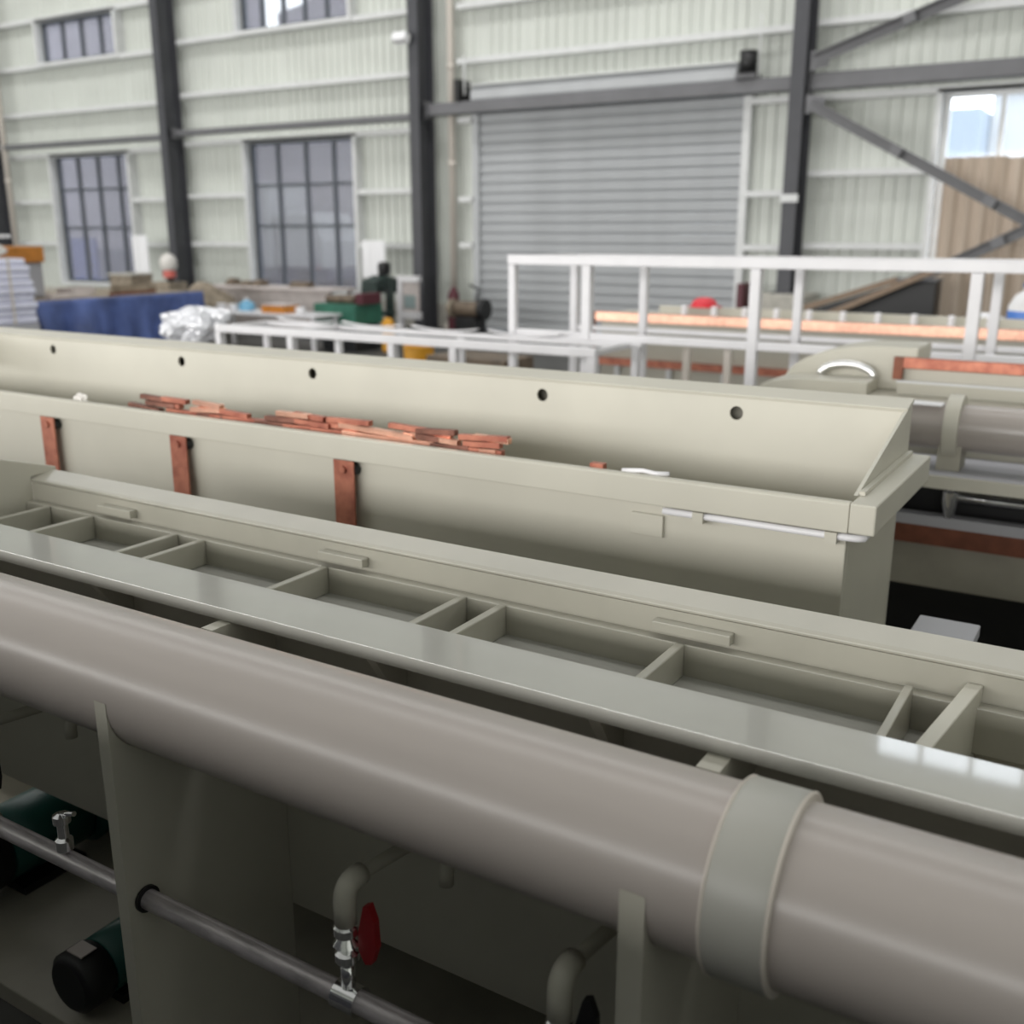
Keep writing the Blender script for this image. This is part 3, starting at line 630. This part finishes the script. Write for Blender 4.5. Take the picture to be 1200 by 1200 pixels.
bar('front_rail', (xl-0.03, yf, zt), (xr+0.03, yf, zt), lf, w=0.06); bar('back_rail', (xl-0.03, yb, zt), (xr+0.1, yb, zt), lf, w=0.04)
for x in (xl, -5.6, xr): bar('cross_bar', (x, yf+0.031, zt), (x, yb-0.021, zt), lf, w=0.04)
for x in (xl, -5.62, -4.64, -4.10, xr): bar('leg', (x, yf, 0), (x, yf, zt-0.031), lf, w=0.06)
for x in (xl, -5.6, -4.4, -2.96): bar('leg', (x, yb, 0), (x, yb, zt-0.021), lf)
bar('lower_rail', (xl, yf, 0.45), (xr, yf, 0.45), lf, w=0.04)
for i, x in enumerate((-5.95, -5.25, -4.55, -3.85)):
    bm = bmesh.new(); n = 10
    prof = [(x-0.30 + 0.60*k/n, 1.0205 + 0.025*(abs(k/n-0.5)*2)**2) for k in range(n+1)]
    prof += [(p, q+0.010) for p, q in prof[::-1]]
    o = obj('white_channel', poly_y(prof, 6.40, 6.44, bm), 'white')
    tag(o, ['sagging white plastic channel at the left end of the low frame', 'second sagging white plastic channel on the low frame', 'third sagging white plastic channel on the low frame', 'sagging white plastic channel at the right end of the low frame'][i], 'channel', 'white channels on the low frame')
hf = thing('guard_rail_frame', 'tall white guard rail frame standing before the roller shutter', 'railing', (-1.5, 7, 0))
yf, yb, zt = 6.52, 7.47, 1.555; px = [-4.0, -3.39, -2.18, -0.88, 0.42, 1.7]
bar('top_rail', (px[0]-0.03, yf, zt), (px[-1], yf, zt), hf, w=0.068); bar('top_rail', (px[0]-0.03, yb, zt-0.005), (px[-1], yb, zt-0.005), hf, w=0.055)
bar('top_rail', (px[0], yf+0.035, zt), (px[0], yb-0.028, zt), hf, w=0.055)
for i, x in enumerate(px):
    bar('post', (x, yf, 0), (x, yf, zt-0.035), hf, w=0.068 if i else 0.056); bar('post', (x, yb, 0), (x, yb, zt-0.033), hf, w=0.06)
for a, b in zip(px[:-1], px[1:]):
    bar('middle_rail', (a+0.035, yf, 1.035), (b-0.035, yf, 1.035), hf, w=0.055); bar('middle_rail', (a+0.035, yb, 1.0), (b-0.035, yb, 1.0), hf, w=0.04)
for x in (-2.75, -2.45): bar('leg', (x, yf+0.3, 0), (x, yf+0.3, 0.99), hf, m='cream', w=0.05)
tag(obj('film_bundle', crumple(-6.98, 6.15, 0.97, .28, .26, .16, .16, 5, 11, 0.8005), 'film'), 'shiny bundle of crumpled clear film at the left end of the low frame', 'film bundle')
kt = thing('film_stool', 'white trestle carrying the bundle of clear film', 'trestle', (-6.98, 6.15, 0))
bar('top', (-7.25, 6.15, 0.77), (-6.7, 6.15, 0.77), kt, w=0.06)
for x in (-7.2, -6.75):
    for s in (-0.2, 0.2): bar('leg', (x, 6.15+s, 0), (x, 6.15+s*0.2, 0.74), kt, w=0.04)

# ------------------------------------------------------------------ fourth row: long tank with copper bar
t4 = thing('long_tank', 'long beige tank with a bright copper bar behind the guard rail', 'tank', (-1, 8.6, 0))
obj('body', B(-4.2, 3.0, 8.36, 9.0, 0.25, 0.99), 'pp', t4, bevel=0.004); obj('rim', B(-4.25, 3.0, 8.32, 9.04, 0.991, 1.03), 'pp', t4, bevel=0.004)
obj('bus_bar', B(-4.22, 3.0, 8.27, 8.318, 0.985, 1.065), 'copper', t4, bevel=0.004)
obj('back_board', B(-3.75, 3.0, 8.6, 8.64, 1.031, 1.115), 'pp', t4)
obj('lower_bus_bar', B(-4.2, 3.0, 8.29, 8.355, 0.60, 0.66), 'copper_old', t4); obj('base', B(-4.2, 3.0, 8.42, 8.95, 0, 0.249), 'pp_dark', t4)
obj('end_strap', B(-4.30, -4.255, 8.3, 8.36, 0.55, 1.06), 'copper_old', t4)
ins = mesh_of(lathe_z([(0.03, 0), (0.036, 0.01), (0.022, 0.03), (0.034, 0.05), (0.022, 0.07), (0.03, 0.09), (0.02, 0.105)], 0, 0, 12), 'white')
for k in range(24): shared('insulator', ins, (-3.45 + k*0.27, 8.45, 1.0305), t4)
for k in range(10): obj('rib', B(-4.05+k*0.5, -4.0+k*0.5, 8.33, 8.359, 0.40, 0.599), 'girt', t4)
hm = thing('red_cap', 'small red safety cap lying on the long copper-barred tank', 'cap', (-3.35, 8.75, 1.03))
bm = lathe_z([(0.001, 1.20), (0.06, 1.193), (0.10, 1.165), (0.115, 1.12), (0.115, 1.117)], -3.33, 8.60, 18); obj('shell', bm, 'redcloth', hm); obj('peak', lathe_z([(0.14, 1.1155), (0.15, 1.118), (0.11, 1.125)], -3.33, 8.62, 18), 'redcloth', hm)
jg = thing('plastic_jug', 'white plastic jug with blue print on the long tank at right', 'jug', (-0.80, 8.7, 1.03))
obj('jug_body', lathe_z([(0.10, 1.0305), (0.125, 1.05), (0.13, 1.20), (0.09, 1.28), (0.035, 1.32), (0.035, 1.36)], -0.82, 8.78, 20), 'paper', jg); obj('blue_label', lathe_z([(0.1305, 1.08), (0.1315, 1.09), (0.1315, 1.16), (0.1305, 1.17)], -0.82, 8.78, 20), 'blueprint', jg)
obj('jug_cap', lathe_z([(0.04, 1.345), (0.04, 1.375), (0.03, 1.38)], -0.82, 8.78, 14), 'blueprint', jg)
wbx = thing('white_bottle', 'white bottle lying beside the plastic jug on the long tank', 'bottle', (-1.1, 8.7, 1.03))
obj('bottle', lathe_x([(-1.22, 0.03), (-1.20, 0.055), (-1.06, 0.055), (-1.02, 0.025), (-0.99, 0.025)], 8.78, 1.09, 16), 'paper', wbx); obj('bottle_cap', lathe_x([(-0.989, 0.028), (-0.965, 0.028)], 8.78, 1.09, 12), 'girt', wbx)

# ------------------------------------------------------------------ left background: tarpaulin bench, stacks, machines
tb = thing('work_bench', 'long workbench hung with blue tarpaulin below the left window', 'workbench', (-12.7, 9.4, 0))
obj('bench_top', B(-13.95, -11.98, 8.0, 10.7, 0.84, 0.90), 'brown', tb, bevel=0.01)
for x in (-13.4, -12.15):
    for y in (8.15, 10.55): obj('leg', B(x-0.05, x+0.05, y-0.05, y+0.05, 0, 0.839), 'tie', tb)
bm = bmesh.new(); ny, nz = 90, 14; g = []
for i in range(ny+1):
    row = []
    for j in range(nz+1):
        y = 8.0 + 2.75*i/ny; q = j/nz; z = 0.905 - 0.86*q
        d = 0.02 + 0.10*q*(0.5+0.5*math.sin(y*7.3 + 0.8*math.sin(y*2.1))) + 0.05*q*math.sin(y*19)
        if y < 8.9: d += 0.10*q*(1+math.sin(y*11))
        row.append(bm.verts.new((-11.975 + d, y, z)))
    g.append(row)
for i in range(ny):
    for j in range(nz): bm.faces.new((g[i][j], g[i+1][j], g[i+1][j+1], g[i][j+1])).smooth = True
tp = obj('tarpaulin', bm, 'tarp'); s_ = tp.modifiers.new('t', 'SOLIDIFY'); s_.thickness = 0.006
tag(tp, 'blue tarpaulin draped down the side of the long workbench', 'tarpaulin')
tools = [('timber_offcut', (-12.3, 8.75), 0.7, 0.10, 0.06, 'pink', 'pale timber offcut on the tarpaulin bench'), ('steel_bar', (-12.25, 9.75), 0.9, 0.05, 0.04, 'copper_brown', 'rusty steel bar on the tarpaulin bench'),
         ('parts_tray', (-12.8, 10.2), 0.5, 0.4, 0.09, 'brown', 'brown parts tray at the far end of the tarpaulin bench'), ('pale_box', (-12.75, 9.2), 0.4, 0.3, 0.10, 'pink', 'low pale box in the middle of the tarpaulin bench')]
for nme, (x, y), L, w, h, m, lab in tools:
    bm = bmesh.new(); bx(bm, -w/2, w/2, -L/2, L/2, 0, h)
    if 'tray' in nme or 'box' in nme:
        bm.free(); bm = bmesh.new(); bx(bm, -w/2, w/2, -L/2, L/2, 0, 0.01)
        for a in ((-w/2, -w/2+.012, -L/2, L/2), (w/2-.012, w/2, -L/2, L/2), (-w/2+.012, w/2-.012, -L/2, -L/2+.012), (-w/2+.012, w/2-.012, L/2-.012, L/2)): bx(bm, *a, 0.01, h)
    o = tag(obj(nme, bm, m, bevel=0.004), lab, 'box' if 'box' in nme or 'tray' in nme else 'bar'); o.location = (x, y, 0.9005); o.rotation_euler = (0, 0, R(10))
sk = thing('pallet_stack', 'pallet under the stack of white wrapped sheets', 'pallet', (-12.2, 7.4, 0))
for z in (0.0, 0.11): 
    for k in range(5): obj('pallet_board', B(-12.8 + k*0.25, -12.66 + k*0.25, 6.9, 7.9, z, z+0.025), 'wood', sk)
for y in (6.95, 7.4, 7.85): obj('pallet_bearer', B(-12.8, -11.66, y-0.05, y+0.05, 0.0255, 0.1095), 'wood', sk)
obj('pallet_deck', B(-12.8, -11.66, 6.9, 7.85, 0.1355, 0.66), 'greycab', sk)
z = 0.6605
for k in range(9):
    h = 0.086; w = 0.02*random.uniform(-1, 1)
    bm = bmesh.new(); e = -11.70 + w - 0.012*max(0, k-4)**1.5; x0 = -12.75
    n = 8; prof = [(x0, z), (e-0.03, z), (e-0.006, z+0.015), (e, z+0.04), (e-0.006, z+h-0.017), (e-0.03, z+h-0.002), (x0, z+h-0.002)]
    o = obj('wrapped_sheet_pack', poly_y(prof, 6.92+w, 7.88+w, bm), 'whitewrap', bevel=0.008)
    tag(o, ['lowest', 'second lowest', 'third lowest', 'fourth lowest', 'middle', 'fourth highest', 'third highest', 'second highest', 'topmost'][k] + ' white wrapped pack in the stack at the left edge', 'pack', 'white packs stacked at the left edge'); z += h
st = tag(obj('packing_strap', B(-11.668, -11.660, 7.52, 7.55, 0.66, 1.46), 'cream'), 'thin pale strap running down the white stack', 'strap')
tag(obj('cream_sack', crumple(-12.25, 7.45, 1.53, .40, .35, .13, .06, 4, 21, z+0.001), 'creambag', smooth=True), 'slumped cream sack on top of the white stack', 'sack')
tag(obj('white_board', B(-12.7, -11.95, 7.2, 7.8, 1.672, 1.712), 'white', bevel=0.006), 'white board lying on the cream sack at the left edge', 'board')
cb = thing('grey_cabinet', 'grey cabinet behind the white stack', 'cabinet', (-13, 8.5, 0))
obj('carcass', B(-13.85, -12.57, 7.95, 8.6, 0.905, 1.36), 'greycab', cb, bevel=0.008); obj('cabinet_door', B(-12.569, -12.55, 8.0, 8.55, 0.93, 1.33), 'greycab', cb, bevel=0.005)
tag(obj('orange_box', B(-13.9, -12.53, 7.9, 8.62, 1.361, 1.56), 'orange', bevel=0.01), 'orange-brown wooden box on the grey cabinet', 'box')

def machine(name, label, cat, loc, parts):
    t = thing(name, label, cat, loc)
    for n, bm, m in parts: obj(n, bm, m, t, bevel=0.008)
    return t
# papers on stands
for x, y, lab, w, h in ((-18.60, 15.1, 'white notice sheet hanging in front of the leftmost window edge', .50, .74), (-12.25, 15.1, 'white notice sheet hanging beside the window left of the shutter', .54, .66)):
    t = thing('notice_board', lab, 'notice', (x, y, 0))
    bm = bmesh.new(); n = 8; prof = [(x-w/2 + w*k/n, y + 0.015*math.sin(k*1.3)) for k in range(n+1)]; prof += [(p, q+0.006) for p, q in prof[::-1]]
    obj('sheet', poly_z(prof, 0.93 if x > -15 else 0.90, 0.93+h, bm), 'paper', t)
    obj('stand_pole', tube([(x, y+0.05, 0), (x, y+0.05, 0.93+h)], 0.015, 8), 'tie', t); obj('stand_foot', B(x-0.2, x+0.2, y-0.1, y+0.2, 0, 0.02), 'tie', t)
x, y = -16.35, 13.9
machine('welding_mask_stand', 'white hooded machine with a red band near the second column', 'machine', (x, y, 0), [
    ('cabinet', B(x-.35, x+.2, y-.2, y+.25, 0, 0.80), 'brown'), ('red_band', lathe_z([(.10, .88), (.12, .90), (.12, 1.00), (.10, 1.02)], x, y, 16), 'redpink'), ('white_cowl', lathe_z([(.12, 1.021), (.16, 1.08), (.16, 1.20), (.12, 1.29), (.06, 1.33), (.02, 1.34)], x, y, 16), 'creambag'), ('neck', tube([(x, y, .801), (x, y, .879)], .07, 12), 'black')])
machine('olive_box', 'olive storage box beside the white hooded machine', 'box', (-16.95, 13.6, 0), [('carton', B(-17.5, -16.85, 13.4, 13.9, 0, 0.92), 'brown'), ('lid', B(-17.52, -16.83, 13.38, 13.92, .921, .96), 'conc_block')])
tag(obj('maroon_drum', lathe_z([(.22, 0), (.24, .02), (.24, .35), (.25, .37), (.24, .39), (.24, .78), (.25, .80), (.22, .82)], -17.9, 11.9, 20), 'maroon'), 'maroon drum below the leftmost window', 'drum')
# brown sack heap right of the blue tarp
tag(obj('brown_sack', crumple(-13.6, 12.3, .42, .48, .42, .46, .10, 4, 31, 0.0), 'brown', smooth=True), 'heap of dusty brown sacking right of the tarpaulin bench', 'sacking')
tag(obj('dark_sack', crumple(-13.15, 11.45, .34, .36, .36, .38, .10, 4, 33, 0.0), 'brownmach', smooth=True), 'dark brown slumped sack in front of the sacking heap', 'sack')
# pale bench with small items
t = thing('pale_bench', 'long pale low bench under the window left of the shutter', 'bench', (-12.8, 13.2, 0))
obj('top', B(-14.4, -11.4, 12.9, 13.6, 0.80, 0.84), 'pink', t, bevel=0.01); obj('front', B(-14.3, -11.5, 12.98, 13.0, 0.10, 0.799), 'pink', t)
for x in (-14.3, -11.55): obj('leg', B(x, x+.06, 13.0, 13.06, 0, .799), 'pink', t); obj('leg', B(x, x+.06, 13.5, 13.56, 0, .799), 'pink', t)
for i, (x, w, h, lab) in enumerate(((-14.0, .16, .10, 'dark tool at the left end of the pale bench'), (-13.65, .22, .07, 'flat dark tool on the pale bench, second from left'), (-13.35, .18, .09, 'dark tool near the middle of the pale bench'), (-12.5, .40, .08, 'long dark tool at the right of the pale bench'))):
    bm = poly_x([(13.1, .8405), (13.35, .8405), (13.32, .8405+h), (13.2, .8405+h*1.2), (13.12, .8405+h*.6)], x, x+w)
    tag(obj('hand_tool', bm, 'brownmach', bevel=0.01), lab, 'tool', 'dark tools on the pale bench')
t = thing('parts_table', 'low white table with small boxes before the pale bench', 'table', (-11.2, 11.6, 0))
obj('top', B(-12.6, -10.3, 11.3, 11.9, 0.53, 0.57), 'white', t, bevel=0.006)
for x in (-12.55, -10.4):
    for y in (11.32, 11.82): obj('leg', B(x, x+.05, y, y+.05, 0, .529), 'white', t)
machine('orange_carton', 'flat orange carton on the low white table', 'box', (-11.2, 11.6, .57), [('carton', B(-11.45, -11.0, 11.4, 11.75, .5705, .68), 'orange'), ('lid', B(-11.46, -10.99, 11.39, 11.76, .6805, .70), 'pink')])
machine('blue_canister', 'light blue canister left of the orange carton', 'canister', (-11.9, 11.6, .57), [('body', lathe_z([(.10, .5705), (.12, .58), (.12, .68), (.05, .71), (.04, .73)], -11.95, 11.6, 16), 'bluepl'), ('cap', lathe_z([(.045, .731), (.045, .75), (.03, .755)], -11.95, 11.6, 12), 'white')])
for i, (x, lab) in enumerate(((-12.4, 'white pot at the left end of the low white table'), (-12.15, 'white pot beside the light blue canister'), (-10.75, 'white pot right of the orange carton'))):
    tag(obj('white_pot', lathe_z([(.06, .5705), (.075, .58), (.075, .66), (.08, .665), (.07, .67)], x, 11.5, 14), 'white'), lab, 'pot', 'white pots on the low table')
# green machine
machine('green_machine', 'green machine box in front of the window left of the shutter', 'machine', (-10.4, 12, 0), [
    ('base', B(-10.75, -10.1, 11.95, 12.5, 0, 0.40), 'black'), ('green_case', B(-10.85, -10.05, 11.9, 12.55, 0.401, 0.70), 'green'), ('rollers', tube([(-10.75, 12.1, .76), (-10.2, 12.1, .76)], .055, 14), 'brownmach'), ('roller', tube([(-10.7, 12.3, .76), (-10.15, 12.3, .76)], .055, 14), 'brownmach'), ('end_block', B(-10.12, -9.98, 12.0, 12.45, .701, .86), 'maroon')])
# drill press
x, y = -10.45, 13.0
machine('drill_press', 'dark green drill press standing before the white notice sheet', 'drill press', (x, y, 0), [
    ('base', B(x-.3, x+.3, y-.25, y+.35, 0, .12), 'dkgreen'), ('pillar', tube([(x+.08, y+.15, .121), (x+.08, y+.15, 1.05)], .07, 14), 'dkgreen'), ('table', B(x-.28, x+.25, y-.25, y+.08, .48, .54), 'dkgreen'),
    ('head', poly_x([(y-.25, .82), (y+.3, .80), (y+.32, 1.02), (y+.05, 1.08), (y-.22, 1.0)], x-.18, x+.12), 'dkgreen'), ('motor', lathe_z([(.09, 1.081), (.10, 1.10), (.10, 1.26), (.05, 1.29)], x+.02, y+.1, 14), 'black'), ('quill', tube([(x-.03, y-.15, .62), (x-.03, y-.15, .819)], .035, 10), 'black'), ('feed_lever', tube([(x+.12, y-.1, .9), (x+.33, y-.15, .84)], .015, 8), 'black')])
tag(obj('yellow_can', lathe_z([(.08, 0), (.10, .02), (.10, .42), (.06, .48), (.05, .50)], -9.75, 12.3, 16), 'yellow'), 'small yellow can between the green machine and the drill press', 'can')
# white upright frame with screen
x, y = -10.85, 14.3
machine('control_panel', 'white framed control panel beside the column left of the shutter', 'panel', (x, y, 0), [
    ('left_post', B(x-.24, x-.14, y-.05, y+.05, .02, 1.02), 'white'), ('top_arm', B(x-.139, x+.22, y-.05, y+.05, .92, 1.02), 'white'), ('lower_arm', B(x-.139, x+.22, y-.05, y+.05, .30, .42), 'white'), ('screen', B(x-.13, x+.20, y-.02, y+.03, .43, .91), 'pink'), ('display', B(x-.10, x+.14, y-.03, y-.021, .48, .70), 'screen'), ('foot', B(x-.3, x+.3, y-.2, y+.2, 0, .019), 'tie')])
# brown machine right of the column
x, y = -9.45, 14.0
machine('grinding_machine', 'brown bench grinder machine beside the left edge of the shutter', 'machine', (x, y, 0), [
    ('pedestal', B(x-.16, x+.22, y-.15, y+.2, 0, .42), 'black'), ('body', tube([(x-.25, y, .54), (x+.25, y, .54)], .12, 18), 'brownmach'), ('wheel', tube([(x-.33, y, .54), (x-.251, y, .54)], .15, 20), 'brown'), ('wheel_guard', tube([(x+.251, y, .54), (x+.36, y, .54)], .17, 20), 'black'), ('lamp_arm', tube([(x+.1, y+.1, .64), (x+.15, y+.1, .85), (x, y+.05, .92)], .02, 8), 'black')])
tag(obj('fire_extinguisher', lathe_z([(.09, 0), (.10, .02), (.10, .70), (.05, .80), (.03, .84)], -10.25, 14.75, 16), 'maroon'), 'dark maroon extinguisher cylinder at the foot of the cream downpipe', 'extinguisher')
# things under and behind the frames
tag(obj('yellow_bucket', lathe_z([(.13, 0), (.15, .66), (.16, .67), (.15, .68), (.12, .60)], -6.05, 8.1, 18), 'yellow'), 'yellow bucket showing below the low white frame', 'bucket')
tag(obj('dark_crate', B(-5.6, -4.75, 7.6, 8.1, 0, 0.66), 'brownmach', bevel=0.01), 'dark brown crate behind the low white frame', 'crate')
# timber leaning at the right plinth
for a, b, lab in (((-5.05, 14.2, .06), (-2.45, 14.3, 1.27), 'long weathered plank leaning up to the right before the wall'), ((-4.2, 14.7, .71), (-2.97, 14.7, 1.135), 'shorter weathered plank lying on the black shadow wedge')):
    t = tag(bar('timber_plank', a, b, None, m='wood', w=0.08), lab, 'plank')
bn = thing('debris_shade', 'black wedge standing for shadows in a debris pile at the wall left of the tan sheet', 'wedge', (-3.0, 14.5, 0))  # black shape paints the dark shadows below the planks
obj('shade_body', poly_y([(-4.3, 0), (-2.45, 0), (-2.45, 1.12), (-2.9, 1.10), (-4.3, .62)], 14.5, 14.9), 'black', bn, bevel=0.01); obj('shade_rim', B(-2.95, -2.43, 14.48, 14.92, 1.121, 1.15), 'tie', bn)
tag(obj('maroon_board', B(-5.35, -5.25, 15.1, 15.6, 0, 1.0), 'maroon', bevel=0.01), 'dark maroon panel leaning by the shutter edge and the plinth', 'panel')

# ------------------------------------------------------------------ unseen row added behind the camera to block low light
mr = thing('light_block_row', 'unseen row of grey boxes added behind the camera to block low light', 'cabinet', (-2, -0.8, 0))
for k in range(9):
    x = -7.0 + k*1.1
    c = obj('light_block_unit', B(x, x+1.08, -1.3, -0.32, 0, 1.37), 'column', mr, bevel=0.01); obj('light_block_handle', B(x+0.9, x+0.93, -0.319, -0.29, 0.7, 0.9), 'black', c)
